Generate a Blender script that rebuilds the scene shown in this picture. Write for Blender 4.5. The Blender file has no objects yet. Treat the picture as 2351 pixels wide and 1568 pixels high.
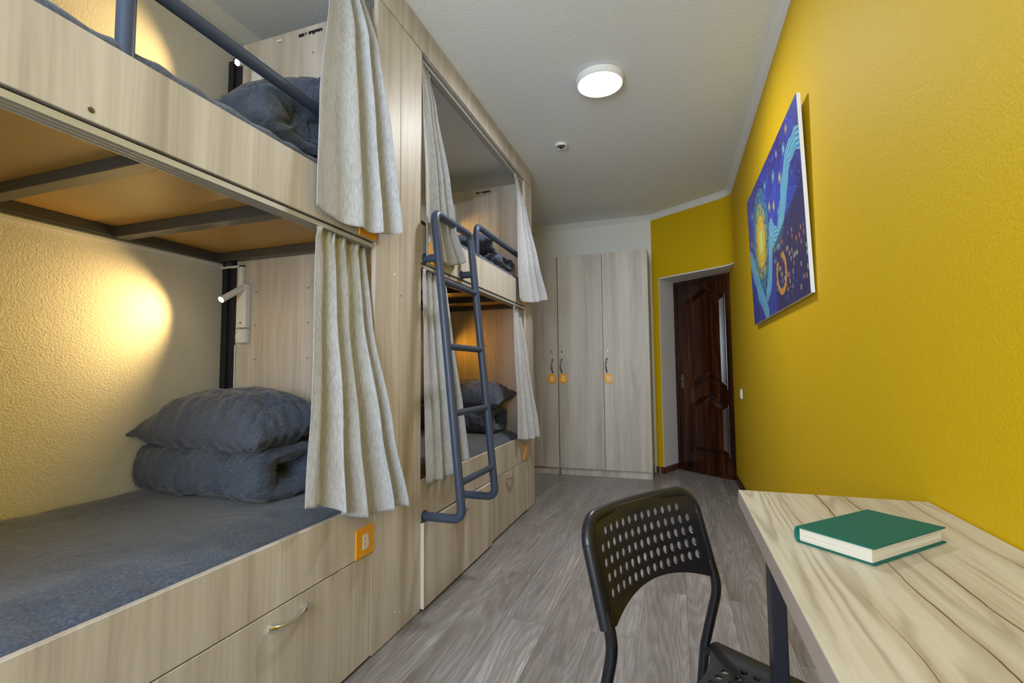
import bpy, bmesh, math, random
from mathutils import Vector, Matrix, noise
from mathutils.geometry import delaunay_2d_cdt
from math import sin, cos, pi, sqrt
R = random.Random(7)
COL = bpy.context.scene.collection

# ------------------------------------------------------------------ helpers
def lerp(a, b, t): return a + (b - a) * t
def sstep(a, b, x):
    t = max(0, min(1, (x - a) / (b - a))); return t * t * (3 - 2 * t)
def nz(x, y, z): return noise.noise(Vector((x, y, z)))

class MB:
    def __init__(s): s.bm = bmesh.new()
    def box(s, x0, x1, y0, y1, z0, z1, bev=0.0, seg=2):
        t = bmesh.new()
        bmesh.ops.create_cube(t, size=1)
        for v in t.verts:
            v.co = Vector((lerp(x0, x1, v.co.x + .5), lerp(y0, y1, v.co.y + .5), lerp(z0, z1, v.co.z + .5)))
        if bev > 0:
            bmesh.ops.bevel(t, geom=t.edges[:], offset=bev, segments=seg, profile=.5, affect='EDGES')
        s.merge(t); return s
    def merge(s, t, M=None):
        if M is not None: bmesh.ops.transform(t, matrix=M, verts=t.verts)
        m = bpy.data.meshes.new('tmp'); t.to_mesh(m); t.free()
        s.bm.from_mesh(m); bpy.data.meshes.remove(m)
    def prism(s, poly, z0, z1):
        a = [s.bm.verts.new((x, y, z0)) for x, y in poly]
        b = [s.bm.verts.new((x, y, z1)) for x, y in poly]
        n = len(poly)
        s.bm.faces.new(a[::-1]); s.bm.faces.new(b)
        for i in range(n): s.bm.faces.new((a[i], a[(i + 1) % n], b[(i + 1) % n], b[i]))
        return s
    def grid(s, fn, nu, nv, cu=False, cv=False):
        U = nu if cu else nu + 1; V = nv if cv else nv + 1
        g = [[s.bm.verts.new(fn(i / nu, j / nv)) for j in range(V)] for i in range(U)]
        for i in range(nu):
            for j in range(nv):
                q = (g[i][j], g[(i + 1) % U][j], g[(i + 1) % U][(j + 1) % V], g[i][(j + 1) % V])
                s.bm.faces.new(q)
        return g
    def tube(s, pts, r, seg=16, cap=True, sq=None):
        pts = [Vector(p) for p in pts]; n = len(pts); rings = []
        rr = r if isinstance(r, (list, tuple)) else [r] * n
        T = [(pts[min(i + 1, n - 1)] - pts[max(i - 1, 0)]).normalized() for i in range(n)]
        up = Vector((0, 0, 1)) if abs(T[0].z) < .9 else Vector((0, 1, 0))
        N = (up - T[0] * up.dot(T[0])).normalized()
        for i in range(n):
            N = (N - T[i] * N.dot(T[i])).normalized(); Bn = T[i].cross(N)
            rings.append([s.bm.verts.new(pts[i] + (N * cos(2 * pi * k / seg) + Bn * sin(2 * pi * k / seg)) * rr[i]) for k in range(seg)])
        for i in range(n - 1):
            for k in range(seg):
                s.bm.faces.new((rings[i][k], rings[i][(k + 1) % seg], rings[i + 1][(k + 1) % seg], rings[i + 1][k]))
        if cap: s.bm.faces.new(rings[0][::-1]); s.bm.faces.new(rings[-1])
        return s
    def lathe(s, prof, M=None, seg=48):
        t = bmesh.new(); rings = []
        for r, z in prof:
            rings.append([t.verts.new((max(r, 1e-5) * cos(2 * pi * k / seg), max(r, 1e-5) * sin(2 * pi * k / seg), z)) for k in range(seg)])
        for i in range(len(prof) - 1):
            for k in range(seg):
                t.faces.new((rings[i][k], rings[i][(k + 1) % seg], rings[i + 1][(k + 1) % seg], rings[i + 1][k]))
        t.faces.new(rings[0][::-1]); t.faces.new(rings[-1])
        s.merge(t, M); return s
    def xf(s, M): bmesh.ops.transform(s.bm, matrix=M, verts=s.bm.verts); return s
    def build(s, name, m, parent=None, smooth=None, loc=None, norm=True):
        bm = s.bm
        if norm: bmesh.ops.recalc_face_normals(bm, faces=bm.faces[:])
        o0 = Vector((0, 0, 0))
        if parent is not None:
            p = parent
            while p is not None: o0 += p.location; p = p.parent
        elif loc is not None: o0 = Vector(loc)
        else:
            lo = [min(v.co[i] for v in bm.verts) for i in range(3)]; hi = [max(v.co[i] for v in bm.verts) for i in range(3)]
            o0 = Vector(((lo[0] + hi[0]) / 2, (lo[1] + hi[1]) / 2, lo[2]))
        bmesh.ops.translate(bm, vec=-o0, verts=bm.verts)
        me = bpy.data.meshes.new(name); bm.to_mesh(me); bm.free()
        if smooth is not None:
            for p in me.polygons: p.use_smooth = True
            if smooth < 179: me.set_sharp_from_angle(angle=math.radians(smooth))
        me.materials.append(m)
        o = bpy.data.objects.new(name, me); COL.objects.link(o)
        if parent is not None: o.parent = parent
        else: o.location = o0
        return o

def rpath(pts, r, seg=8):
    pts = [Vector(p) for p in pts]; out = [pts[0]]
    for i in range(1, len(pts) - 1):
        a = (pts[i - 1] - pts[i]); b = (pts[i + 1] - pts[i]); la, lb = a.length, b.length
        a.normalize(); b.normalize()
        ang = a.angle(b); d = min(r / math.tan(ang / 2), la * .49, lb * .49)
        p0 = pts[i] + a * d; p1 = pts[i] + b * d
        for k in range(seg + 1):
            t = k / seg; out.append((1 - t) ** 2 * p0 + 2 * t * (1 - t) * pts[i] + t * t * p1)
    out.append(pts[-1]); return out

def tag(o, label=None, cat=None, group=None, kind=None):
    if label: o['label'] = label
    if cat: o['category'] = cat
    if group: o['group'] = group
    if kind: o['kind'] = kind
    return o
def thing(name, label, cat, loc, group=None):
    o = bpy.data.objects.new(name, None); COL.objects.link(o); o.location = loc; o.empty_display_size = .05
    return tag(o, label, cat, group)
def copy_tree(o, parent=None):
    c = o.copy(); COL.objects.link(c); c.parent = parent
    for ch in list(o.children): copy_tree(ch, c)
    return c
def struct(o): o['kind'] = 'structure'; return o

# ------------------------------------------------------------------ material helper
class NT:
    def __init__(s, name):
        s.m = bpy.data.materials.new(name); s.m.use_nodes = True; s.t = s.m.node_tree; s.n = s.t.nodes; s.l = s.t.links
        s.p = s.n['Principled BSDF']; s.tc = s.n.new('ShaderNodeTexCoord')
    def set(s, sock, v):
        if hasattr(v, 'is_output'): s.l.new(v, sock)
        else:
            if isinstance(v, (tuple, list)) and len(v) == 3 and sock.type == 'RGBA': v = (*v, 1)
            sock.default_value = v
    def mp(s, scale=(1, 1, 1), loc=(0, 0, 0), src=None, rot=(0, 0, 0)):
        n = s.n.new('ShaderNodeMapping'); s.l.new(src or s.tc.outputs['Object'], n.inputs[0])
        n.inputs['Scale'].default_value = scale; n.inputs['Location'].default_value = loc; n.inputs['Rotation'].default_value = rot
        return n.outputs[0]
    def noise(s, vec, scale=5, detail=3, rough=.5, dist=0., col=False):
        n = s.n.new('ShaderNodeTexNoise'); s.l.new(vec, n.inputs['Vector'])
        for k, v in (('Scale', scale), ('Detail', detail), ('Roughness', rough), ('Distortion', dist)): n.inputs[k].default_value = v
        return n.outputs[1 if col else 0]
    def math(s, op, a, b=0., c=0., clamp=False):
        n = s.n.new('ShaderNodeMath'); n.operation = op; n.use_clamp = clamp
        s.set(n.inputs[0], a); s.set(n.inputs[1], b); s.set(n.inputs[2], c); return n.outputs[0]
    def ramp(s, fac, stops):
        n = s.n.new('ShaderNodeValToRGB'); s.set(n.inputs[0], fac); e = n.color_ramp.elements
        while len(e) < len(stops): e.new(.5)
        for x, (p, c) in zip(e, stops):
            x.position = p; x.color = (*c, 1) if isinstance(c, (tuple, list)) else (c, c, c, 1)
        return n.outputs[0]
    def mix(s, fac, a, b, mode='MIX'):
        n = s.n.new('ShaderNodeMix'); n.data_type = 'RGBA'; n.blend_type = mode
        s.set(n.inputs[0], fac); s.set(n.inputs[6], a); s.set(n.inputs[7], b); return n.outputs[2]
    def sep(s, v):
        n = s.n.new('ShaderNodeSeparateXYZ'); s.l.new(v, n.inputs[0]); return n.outputs
    def comb(s, x, y, z):
        n = s.n.new('ShaderNodeCombineXYZ'); s.set(n.inputs[0], x); s.set(n.inputs[1], y); s.set(n.inputs[2], z); return n.outputs[0]
    def vadd(s, a, b):
        n = s.n.new('ShaderNodeVectorMath'); s.l.new(a, n.inputs[0]); s.set(n.inputs[1], b); return n.outputs[0]
    def bump(s, h, st=.3, d=.002):
        n = s.n.new('ShaderNodeBump'); s.l.new(h, n.inputs['Height']); n.inputs['Strength'].default_value = st; n.inputs['Distance'].default_value = d
        s.l.new(n.outputs[0], s.p.inputs['Normal'])
    def rand(s):
        return s.n.new('ShaderNodeObjectInfo').outputs['Random']
    def fin(s, col=None, rough=.5, metal=0., spec=None):
        if col is not None: s.set(s.p.inputs['Base Color'], col)
        s.set(s.p.inputs['Roughness'], rough); s.set(s.p.inputs['Metallic'], metal)
        if spec is not None: s.p.inputs['Specular IOR Level'].default_value = spec
        return s.m

def plain(name, c, rough=.5, metal=0., spec=None): return NT(name).fin(c, rough, metal, spec)

def laminate(name, c0, c1, c2, rough=.47):
    t = NT(name)
    off = t.math('MULTIPLY', t.rand(), 37.)
    base = t.vadd(t.tc.outputs['Object'], t.comb(off, off, 0.))
    warp = t.noise(t.mp((2.2, 2.2, .7), src=base), 1, 2, .5)
    w2 = t.math('MULTIPLY', warp, .10)
    v = t.vadd(base, t.comb(w2, w2, 0.))
    broad = t.noise(t.mp((11, 11, .35), src=v), 1, 3, .55)
    fine = t.noise(t.mp((95, 95, 1.6), src=v), 1, 3, .6)
    # cathedral figure
    fig = t.noise(t.mp((3.2, 3.2, .55), src=v), 1, 1, .4)
    rings = t.math('SINE', t.math('MULTIPLY', fig, 95.))
    f = t.math('ADD', t.math('MULTIPLY', broad, .9), t.math('MULTIPLY', fine, .42))
    f = t.math('ADD', f, t.math('MULTIPLY', rings, .018))
    col = t.ramp(f, [(.42, c0), (.63, c1), (.86, c2)])
    t.bump(fine, .04, .001)
    return t.fin(col, rough)

M = {}
M['lam'] = laminate('bunk laminate', (.39, .340, .290), (.535, .480, .420), (.655, .605, .545))
M['lamw'] = laminate('wardrobe laminate', (.35, .31, .265), (.485, .44, .385), (.59, .545, .485), .42)
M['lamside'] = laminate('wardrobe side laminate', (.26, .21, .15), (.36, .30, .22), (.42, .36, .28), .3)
M['edge'] = plain('edge band', (.70, .64, .55), .45)
def wallpaper(name, c, bumpst, sc=105, rough=.75, var=.05, spec=.3):
    t = NT(name)
    n1 = t.noise(t.mp(), sc, 2.5, .55, .6)
    n2 = t.noise(t.mp(), 2.2, 2, .5)
    col = t.mix(t.math('MULTIPLY', n2, var * 2), c, tuple(x * .82 for x in c))
    t.bump(t.ramp(n1, [(.38, 0.), (.62, 1.)]), bumpst, .0022)
    return t.fin(col, rough, spec=spec)
M['wall_l'] = wallpaper('embossed cream wallpaper', (.74, .72, .67), .42, 150)
M['wall_y'] = wallpaper('embossed mustard paint', (.64, .41, .002), .20, 150, .62, .05, .2)
M['wall_w'] = wallpaper('smooth white paint', (.80, .79, .75), .06, 60)
M['ceil'] = wallpaper('ceiling paint', (.81, .86, .90), .22, 70, .8, .03)
M['cornice'] = plain('cornice white', (.80, .80, .77), .6)
M['reveal'] = plain('reveal plaster', (.78, .78, .80), .6)
M['white'] = plain('white plastic', (.82, .82, .82), .35)
M['whited'] = plain('socket recess grey', (.45, .45, .46), .4)
M['black'] = plain('black mark', (.012, .012, .012), .6)
M['orange'] = plain('orange acrylic', (.90, .38, .008), .3)
M['letter'] = plain('letter off white', (.78, .76, .70), .5)
M['steelblue'] = plain('blue grey powder coated steel', (.046, .064, .115), .42)
M['irongrey'] = plain('dark grey painted iron', (.085, .085, .08), .38, .3)
M['postblack'] = plain('black painted iron', (.012, .013, .018), .4)
M['alu'] = plain('aluminium curtain track', (.62, .62, .60), .35, .55)
M['chrome'] = plain('chrome', (.75, .75, .76), .12, 1.)
M['darkchrome'] = plain('dark nickel', (.20, .19, .22), .22, 1.)
M['ply'] = wallpaper('amber hardboard', (.52, .33, .10), .10, 30, .35, .35)
M['tableedge'] = plain('table edge band', (.40, .33, .29), .5)
M['legblack'] = plain('satin black steel', (.010, .011, .020), .4)
M['chairmat'] = NT('black textured plastic')
t = M['chairmat']; t.bump(t.noise(t.mp(), 900, 2, .5), .15, .0004); M['chairmat'] = t.fin((.008, .009, .014), .34)
M['chairtube'] = plain('black enamel tube', (.008, .008, .011), .22)
M['bookgreen'] = plain('green book cloth', (.003, .115, .085), .55, 0, .2)
M['brass'] = plain('antique brass', (.30, .25, .16), .35, .9)
M['canvasedge'] = plain('canvas white edge', (.80, .79, .80), .6)
M['terracotta'] = None

def fabric(name, c0, c1, c2, sc, stretch, bst, rough=.9, wrk=0):
    t = NT(name)
    a = t.noise(t.mp(stretch), sc, 3, .65)
    b = t.noise(t.mp(), 7, 2, .5)
    f = t.math('ADD', t.math('MULTIPLY', a, .85), t.math('MULTIPLY', b, .15))
    hgt = t.noise(t.mp(), 700, 2, .5)
    if wrk:
        nzz = t.noise(t.mp((1, 1.3, 1.2)), 4.5, 4, .5, .5)
        rg = t.math('POWER', t.math('SUBTRACT', 1., t.math('MULTIPLY', t.math('ABSOLUTE', t.math('SUBTRACT', nzz, .5)), 5.), clamp=True), 2.)
        hgt = t.math('ADD', t.math('MULTIPLY', hgt, .05), t.math('MULTIPLY', rg, wrk))
        t.bump(hgt, .55, .007)
    else: t.bump(hgt, bst, .0006)
    m = t.fin(t.ramp(f, [(.33, c0), (.5, c1), (.68, c2)]), rough, spec=.15)
    t.p.inputs['Sheen Weight'].default_value = .25
    t.p.inputs['Sheen Roughness'].default_value = .5
    return m
M['bed'] = fabric('grey blue melange linen', (.036, .044, .068), (.070, .085, .128), (.130, .156, .228), 400, (1, .30, .6), .25, wrk=.5)
M['curtain'] = fabric('natural linen curtain', (.34, .345, .365), (.45, .458, .485), (.58, .592, .63), 300, (1, 1, .12), .3)

# book pages
t = NT('paper block'); zz = t.noise(t.mp((3, 3, 900)), 1, 2, .5)
M['paper'] = t.fin(t.ramp(zz, [(.3, (.46, .40, .31)), (.55, (.66, .60, .50)), (.75, (.74, .69, .60))]), .8)

# mahogany
t = NT('dark mahogany')
w = t.noise(t.mp((9, 9, .55)), 1, 4, .6, .6); f2 = t.noise(t.mp((70, 70, 2)), 1, 2, .5)
f = t.math('ADD', t.math('MULTIPLY', w, .8), t.math('MULTIPLY', f2, .2))
M['door'] = t.fin(t.ramp(f, [(.36, (.007, .0015, .001)), (.52, (.030, .007, .003)), (.70, (.12, .034, .010))]), .2)
t = NT('brown skirting tile'); w = t.noise(t.mp((12, 12, 40)), 1, 3, .6)
br = t.n.new('ShaderNodeTexBrick'); sx = t.sep(t.tc.outputs['Object'])
t.l.new(t.comb(t.math('ADD', sx[0], sx[1]), sx[2], 0.), br.inputs[0]); br.inputs['Scale'].default_value = 1
br.inputs['Brick Width'].default_value = .075; br.inputs['Row Height'].default_value = .3; br.inputs['Mortar Size'].default_value = .0012
br.inputs['Mortar'].default_value = (.45, .35, .28, 1)
t.set(br.inputs['Color1'], t.ramp(w, [(.3, (.05, .012, .005)), (.7, (.16, .045, .02))])); br.inputs['Color2'].default_value = (.16, .06, .04, 1)
M['terracotta'] = t.fin(br.outputs[0], .35)
M['skirt'] = plain('dark plum skirting', (.035, .014, .018), .35)

# floor planks
t = NT('grey oak vinyl planks')
s3 = t.sep(t.tc.outputs['Object'])
brk = t.n.new('ShaderNodeTexBrick'); t.l.new(t.comb(s3[1], s3[0], 0.), brk.inputs[0])
brk.offset = .37; brk.offset_frequency = 2; brk.squash = 1
for k, v in (('Scale', 1.), ('Brick Width', 1.22), ('Row Height', .184), ('Mortar Size', .0008), ('Mortar Smooth', .2), ('Bias', 0.)): brk.inputs[k].default_value = v
brk.inputs['Color1'].default_value = (0, 0, 0, 1); brk.inputs['Color2'].default_value = (1, 1, 1, 1); brk.inputs['Mortar'].default_value = (.5, .5, .5, 1)
pid = t.sep(brk.outputs[0])[0]
row = t.math('FLOOR', t.math('DIVIDE', s3[0], .184))
off = t.comb(t.math('MULTIPLY', row, 3.7), t.math('MULTIPLY', pid, 23.), t.math('ADD', t.math('MULTIPLY', row, 1.3), t.math('MULTIPLY', pid, 9.)))
v = t.vadd(t.tc.outputs['Object'], off)
fig = t.noise(t.mp((5.0, .62, 1), src=v), 1, 2, .38, .15)
wob = t.noise(t.mp((60, 9, 1), src=v), 1, 2, .5)
ph = t.math('ADD', t.math('MULTIPLY', fig, 150.), t.math('MULTIPLY', wob, 5.))
rings = t.math('SINE', ph)
fine = t.noise(t.mp((190, 7, 1), src=v), 1, 3, .6)
broad = t.noise(t.mp((7, .8, 1), src=v), 1, 3, .55)
f = t.math('ADD', t.math('MULTIPLY', t.math('MULTIPLY', rings, wob), .085), t.math('MULTIPLY', fine, .42))
f = t.math('ADD', f, t.math('MULTIPLY', broad, .55))
f = t.math('ADD', f, t.math('MULTIPLY', t.math('SUBTRACT', pid, .5), .10))
col = t.ramp(f, [(.26, (.15, .130, .120)), (.44, (.235, .215, .212)), (.58, (.325, .305, .310)), (.74, (.54, .53, .55))])
M['floor'] = t.fin(t.mix(brk.outputs['Fac'], col, (.10, .09, .085)), t.ramp(fine, [(.3, .30), (.7, .42)]))
t.bump(t.math('ADD', fine, t.math('MULTIPLY', rings, .15)), .12, .0015)

# table top oak with long dark cracks
t = NT('bleached cracked oak')
s3 = t.sep(t.tc.outputs['Object'])
lo = t.noise(t.mp((1.6, .8, 1), loc=(3.1, 1.7, 0)), 1, 3, .55, .3)
fig = t.noise(t.mp((5.0, .45, 1), loc=(1.3, .2, 0)), 1, 2, .40, .25)
ph = t.math('ADD', t.math('MULTIPLY', fig, 170.), t.math('MULTIPLY', t.noise(t.mp((60, 9, 1)), 1, 2, .5), 5.))
lines = t.math('POWER', t.math('MULTIPLY', t.math('ADD', t.math('SINE', ph), 1.), .5), 3.)
brk2 = t.ramp(t.noise(t.mp((22, 3, 1)), 1, 3, .5), [(.36, 0.), (.56, 1.)])
fine = t.noise(t.mp((150, 5, 1)), 1, 3, .6)
broad = t.noise(t.mp((6, .9, 1), loc=(5, 2, 0)), 1, 3, .5)
base = t.ramp(t.math('ADD', t.math('MULTIPLY', broad, .7), t.math('MULTIPLY', fine, .3)), [(.32, (.40, .335, .24)), (.5, (.56, .50, .39)), (.68, (.66, .615, .51))])
col = t.mix(t.math('MULTIPLY', t.math('MULTIPLY', lines, brk2), .55), base, (.24, .19, .125))
def crack(x0, amp, width, seed, lo_, hi_):
    n_ = t.noise(t.comb(0.0, t.math('MULTIPLY', s3[1], 1.4), seed), 1, 3, .5)
    n2_ = t.noise(t.comb(0.0, t.math('MULTIPLY', s3[1], 14.), seed + 5), 1, 2, .5)
    d = t.math('SUBTRACT', s3[0], t.math('ADD', x0, t.math('ADD', t.math('MULTIPLY', t.math('SUBTRACT', n_, .5), amp), t.math('MULTIPLY', t.math('SUBTRACT', n2_, .5), .006))))
    wv = t.math('MULTIPLY', t.ramp(t.noise(t.comb(0.0, t.math('MULTIPLY', s3[1], 5.), seed + 9), 1, 2, .5), [(.35, .25), (.6, 1.)]), width)
    a = t.math('DIVIDE', t.math('ABSOLUTE', d), wv)
    return t.ramp(a, [(0., 1.), (.45, .9), (1., 0.)]), t.ramp(t.math('DIVIDE', t.math('ABSOLUTE', d), .018), [(0., .45), (1., 0.)])
for x0, amp, wd, sd in ((-.018, .10, .0020, 1.3), (.030, .12, .0017, 8.1), (.150, .07, .0014, 4.4), (-.10, .06, .0007, 15.2)):
    a, b = crack(x0, amp, wd, sd, 0, 1)
    col = t.mix(b, col, (.36, .28, .19)); col = t.mix(a, col, (.05, .038, .03))
M['table'] = t.fin(col, .42)
t.bump(t.math('ADD', fine, t.math('MULTIPLY', lines, -.4)), .12, .001)

def emis(name, c, s):
    m = bpy.data.materials.new(name); m.use_nodes = True; p = m.node_tree.nodes['Principled BSDF']
    p.inputs['Base Color'].default_value = (.8, .8, .8, 1); p.inputs['Emission Color'].default_value = (*c, 1); p.inputs['Emission Strength'].default_value = s
    return m
M['lampglow'] = emis('lamp diffuser', (1, .99, .97), 14.)
M['warmglow'] = emis('warm led', (1, .78, .42), 60.)
m = bpy.data.materials.new('window glass'); m.use_nodes = True; nt = m.node_tree; nt.nodes.remove(nt.nodes['Principled BSDF'])
tr = nt.nodes.new('ShaderNodeBsdfTransparent'); gl = nt.nodes.new('ShaderNodeBsdfGlossy'); mx = nt.nodes.new('ShaderNodeMixShader')
gl.inputs['Roughness'].default_value = .02; mx.inputs[0].default_value = .07
nt.links.new(tr.outputs[0], mx.inputs[1]); nt.links.new(gl.outputs[0], mx.inputs[2]); nt.links.new(mx.outputs[0], nt.nodes['Material Output'].inputs[0])
M['glass'] = m

# ------------------------------------------------------------------ measures (metres); bunk front plane x = 0, camera looks along +y
XL, XR, YB, YE, H = -.839, 1.604, -1.40, 5.215, 2.685
P = 1.962                       # pitch from one bunk to the next
ZD, ZR, ZU0, ZU1, ZF = .3825, .562, 1.547, 1.725, 2.552

# ------------------------------------------------------------------ room shell
struct(MB().box(XL - .1, XR + .1, YB - .1, 5.9, -.06, 0).build('floor', M['floor'], loc=(0, 0, 0)))
struct(MB().box(XL - .1, XR + .1, YB - .1, 5.9, H, H + .06).build('ceiling', M['ceil'], loc=(0, 0, H)))
struct(MB().box(XL - .1, XL, YB - .1, YE + .1, 0, H).build('wall_left', M['wall_l']))
struct(MB().box(XR, XR + .1, YB - .1, 5.9, 0, H).build('wall_right', M['wall_y']))
struct(MB().box(XL, .876, YE, YE + .1, 0, H).build('wall_end', M['wall_w']))
WA = Vector((.876, YE)); WL = Vector((.943, 5.168)); WC = Vector((1.543, 4.748)); DL = Vector((1.084, 5.469)); DR = Vector((XR, 5.044))
dirw = (WC - WL).normalized()
arc = []
pA = WL + dirw * ((WC - WL).length - .05); pB = Vector((XR, 4.60)); pM = WL + dirw * ((XR - WL.x) / dirw.x)
for k in range(11):
    s_ = k / 10; arc.append((1 - s_) ** 2 * pA + 2 * s_ * (1 - s_) * pM + s_ * s_ * pB)
w = MB()
w.prism([tuple(WA), tuple(WL), tuple(DL), (1.084, 5.62), (.876, 5.62)], 0, H)
w.prism([tuple(WL)] + [tuple(a) for a in arc] + [(XR, 5.3), (1.3, 5.62), (1.084, 5.62), tuple(DL)], 2.004, H)
struct(w.build('wall_corner', M['wall_y'], smooth=25))
# white plastered reveal of the doorway (side + soffit), thin coats on the wall
nr = Vector((DL.y - WL.y, -(DL.x - WL.x))).normalized() * .004
r_ = MB().prism([(WL.x, WL.y), (WL.x + nr.x, WL.y + nr.y), (DL.x + nr.x, DL.y + nr.y), (DL.x, DL.y)], .066, 1.999)
sof = [(WL.x, WL.y - .003)] + [(a.x, a.y - .003) for a in arc] + [(XR - .001, DR.y), (DL.x, DL.y)]
r_.prism(sof, 1.992, 2.003)
struct(r_.build('trim_2', M['reveal']))
# rear wall with the window that lights the room
wx0, wx1, wz0, wz1 = -.25, 1.25, .85, 2.35
w = MB()
w.box(XL, wx0, YB - .1, YB, 0, H); w.box(wx1, XR, YB - .1, YB, 0, H); w.box(wx0, wx1, YB - .1, YB, 0, wz0); w.box(wx0, wx1, YB - .1, YB, wz1, H)
struct(w.build('wall_rear', M['wall_w']))
win = thing('window_1', None, None, ((wx0 + wx1) / 2, YB - .05, wz0)); win['kind'] = 'structure'
w = MB()
for a in ((wx0, wx0 + .05, wz0, wz1), (wx1 - .05, wx1, wz0, wz1), (.475, .525, wz0, wz1), (wx0, wx1, wz0, wz0 + .05), (wx0, wx1, wz1 - .05, wz1)):
    w.box(a[0], a[1], YB - .07, YB - .03, a[2], a[3], .003)
w.build('window_frame', M['white'], win)
MB().box(wx0 + .04, wx1 - .04, YB - .055, YB - .05, wz0 + .04, wz1 - .04).build('pane', M['glass'], win)
MB().box(wx0 - .05, wx1 + .05, YB - .03, YB + .10, wz0 - .03, wz0, .004).build('window_sill', M['white'], win)

# cornice swept round the room, mitred
def sweep(path, prof, zref, closed=False):
    b = MB(); n = len(path); offs = []
    P2 = [Vector(p) for p in path]
    for i in range(n):
        if closed: a, c = P2[i - 1], P2[(i + 1) % n]
        else: a, c = P2[max(i - 1, 0)], P2[min(i + 1, n - 1)]
        d1 = (P2[i] - a).normalized() if (P2[i] - a).length > 1e-6 else (c - P2[i]).normalized()
        d2 = (c - P2[i]).normalized() if (c - P2[i]).length > 1e-6 else d1
        n1 = Vector((d1.y, -d1.x)); n2 = Vector((d2.y, -d2.x)); m_ = (n1 + n2).normalized()
        offs.append(m_ / max(.3, m_.dot(n1)))
    rings = [[b.bm.verts.new((P2[i].x + offs[i].x * d, P2[i].y + offs[i].y * d, zref + h)) for d, h in prof] for i in range(n)]
    k = len(prof)
    for i in range(n if closed else n - 1):
        A, B_ = rings[i], rings[(i + 1) % n]
        for j in range(k): b.bm.faces.new((A[j], A[(j + 1) % k], B_[(j + 1) % k], B_[j]))
    if not closed: b.bm.faces.new(rings[0]); b.bm.faces.new(rings[-1][::-1])
    return b
prof = [(0, 0), (.042, 0), (.042, -.006), (.036, -.008), (.028, -.016), (.021, -.028), (.015, -.034), (.015, -.038), (.008, -.041), (.006, -.050), (0, -.052)]
path = [(XL, YB), (XL, YE), tuple(WA), tuple(WL)] + [tuple(a) for a in arc] + [(XR, YB)]
struct(sweep(path, prof, H).build('trim_1', M['cornice'], smooth=40))
# skirting
struct(sweep([(XR, 4.98), (XR, YB)], [(0, 0), (.014, 0), (.012, .05), (.006, .058), (0, .06)], 0).build('baseboard_right', M['skirt']))
struct(sweep([tuple(WA), tuple(WL), (1.072, 5.445)], [(0, 0), (.012, 0), (.012, .062), (0, .066)], 0).build('baseboard_corner', M['terracotta']))
struct(sweep([(XL + .0, YB), (XL, -.10)], [(0, 0), (.014, 0), (.012, .05), (.006, .058), (0, .06)], 0).build('baseboard_left', M['skirt']))

# ------------------------------------------------------------------ door in the recess
dd = thing('door_1', None, None, (DL.x, DL.y, 0)); dd['kind'] = 'structure'
e = (DR - DL).normalized(); nn = Vector((-e.y, e.x)) * -1
if nn.y > 0: nn = -nn
DW = (DR - DL).length
MD = Matrix(((e.x, nn.x, 0, DL.x), (e.y, nn.y, 0, DL.y), (0, 0, 1, 0), (0, 0, 0, 1)))   # local x along door, y toward the room
f = MB(); f.box(.004, .040, -.05, .008, .001, 1.990, .003); f.box(DW - .022, DW - .006, -.05, .008, .001, 1.990, .003); f.box(.040, DW - .022, -.05, .008, 1.950, 1.990, .003)
f.xf(MD).build('door_frame', M['door'], dd)
MB().box(.04, DW - .022, -.05, .022, .001, .022, .004).box(.04, DW - .022, -.05, .006, .022, .040, .003).xf(MD).build('threshold', M['door'], dd)
def cdt(outer, holes, extra=()):
    vs = [Vector(p) for p in outer]; ed = [(i, (i + 1) % len(outer)) for i in range(len(outer))]
    for h in holes:
        b0 = len(vs); vs += [Vector(p) for p in h]; ed += [(b0 + i, b0 + (i + 1) % len(h)) for i in range(len(h))]
    vs += [Vector(p) for p in extra]
    V, E_, F_, _, _, _ = delaunay_2d_cdt(vs, ed, [], 0, 1e-6)
    def inside(p, poly):
        c = False; j = len(poly) - 1
        for i in range(len(poly)):
            a, b = poly[i], poly[j]
            if (a[1] > p[1]) != (b[1] > p[1]) and p[0] < (b[0] - a[0]) * (p[1] - a[1]) / (b[1] - a[1]) + a[0]: c = not c
            j = i
        return c
    bb = [(min(q[0] for q in h), max(q[0] for q in h), min(q[1] for q in h), max(q[1] for q in h)) for h in holes]
    out = []
    for fc in F_:
        c = sum((V[i] for i in fc), Vector((0, 0))) / len(fc)
        if not inside(c, outer): continue
        bad = False
        for h, (x0, x1, y0, y1) in zip(holes, bb):
            if x0 <= c[0] <= x1 and y0 <= c[1] <= y1 and inside(c, h): bad = True; break
        if not bad: out.append(fc)
    return V, out
def bell(s_): return .5 * (1 + cos(pi * max(-1, min(1, s_))))
def panel_outline(x0, x1, zb, zba, zt, zta, d, n=24):
    xa, xb = x0 + d, x1 - d; pts = []
    for k in range(n + 1):
        x = lerp(xa, xb, k / n); s_ = (2 * (x - x0) / (x1 - x0) - 1) * 1.15; pts.append((x, zb + d + (zba - zb) * bell(s_)))
    for k in range(n + 1):
        x = lerp(xb, xa, k / n); s_ = (2 * (x - x0) / (x1 - x0) - 1) * 1.15; pts.append((x, zt - d + (zta - zt) * bell(s_)))
    return pts
leaf = MB(); lx0, lx1 = .042, DW - .024
pan = [(.160, .622, .85, .955, 1.80, 1.885), (.160, .622, .20, .20, .715, .805)]
outs = [panel_outline(*p_, 0) for p_ in pan]
V, F_ = cdt([(lx0, .042), (lx1, .042), (lx1, 1.948), (lx0, 1.948)], outs)
YF = -.006
vv = [leaf.bm.verts.new((q[0], YF, q[1])) for q in V]
for fc in F_: leaf.bm.faces.new([vv[i] for i in fc])
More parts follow.
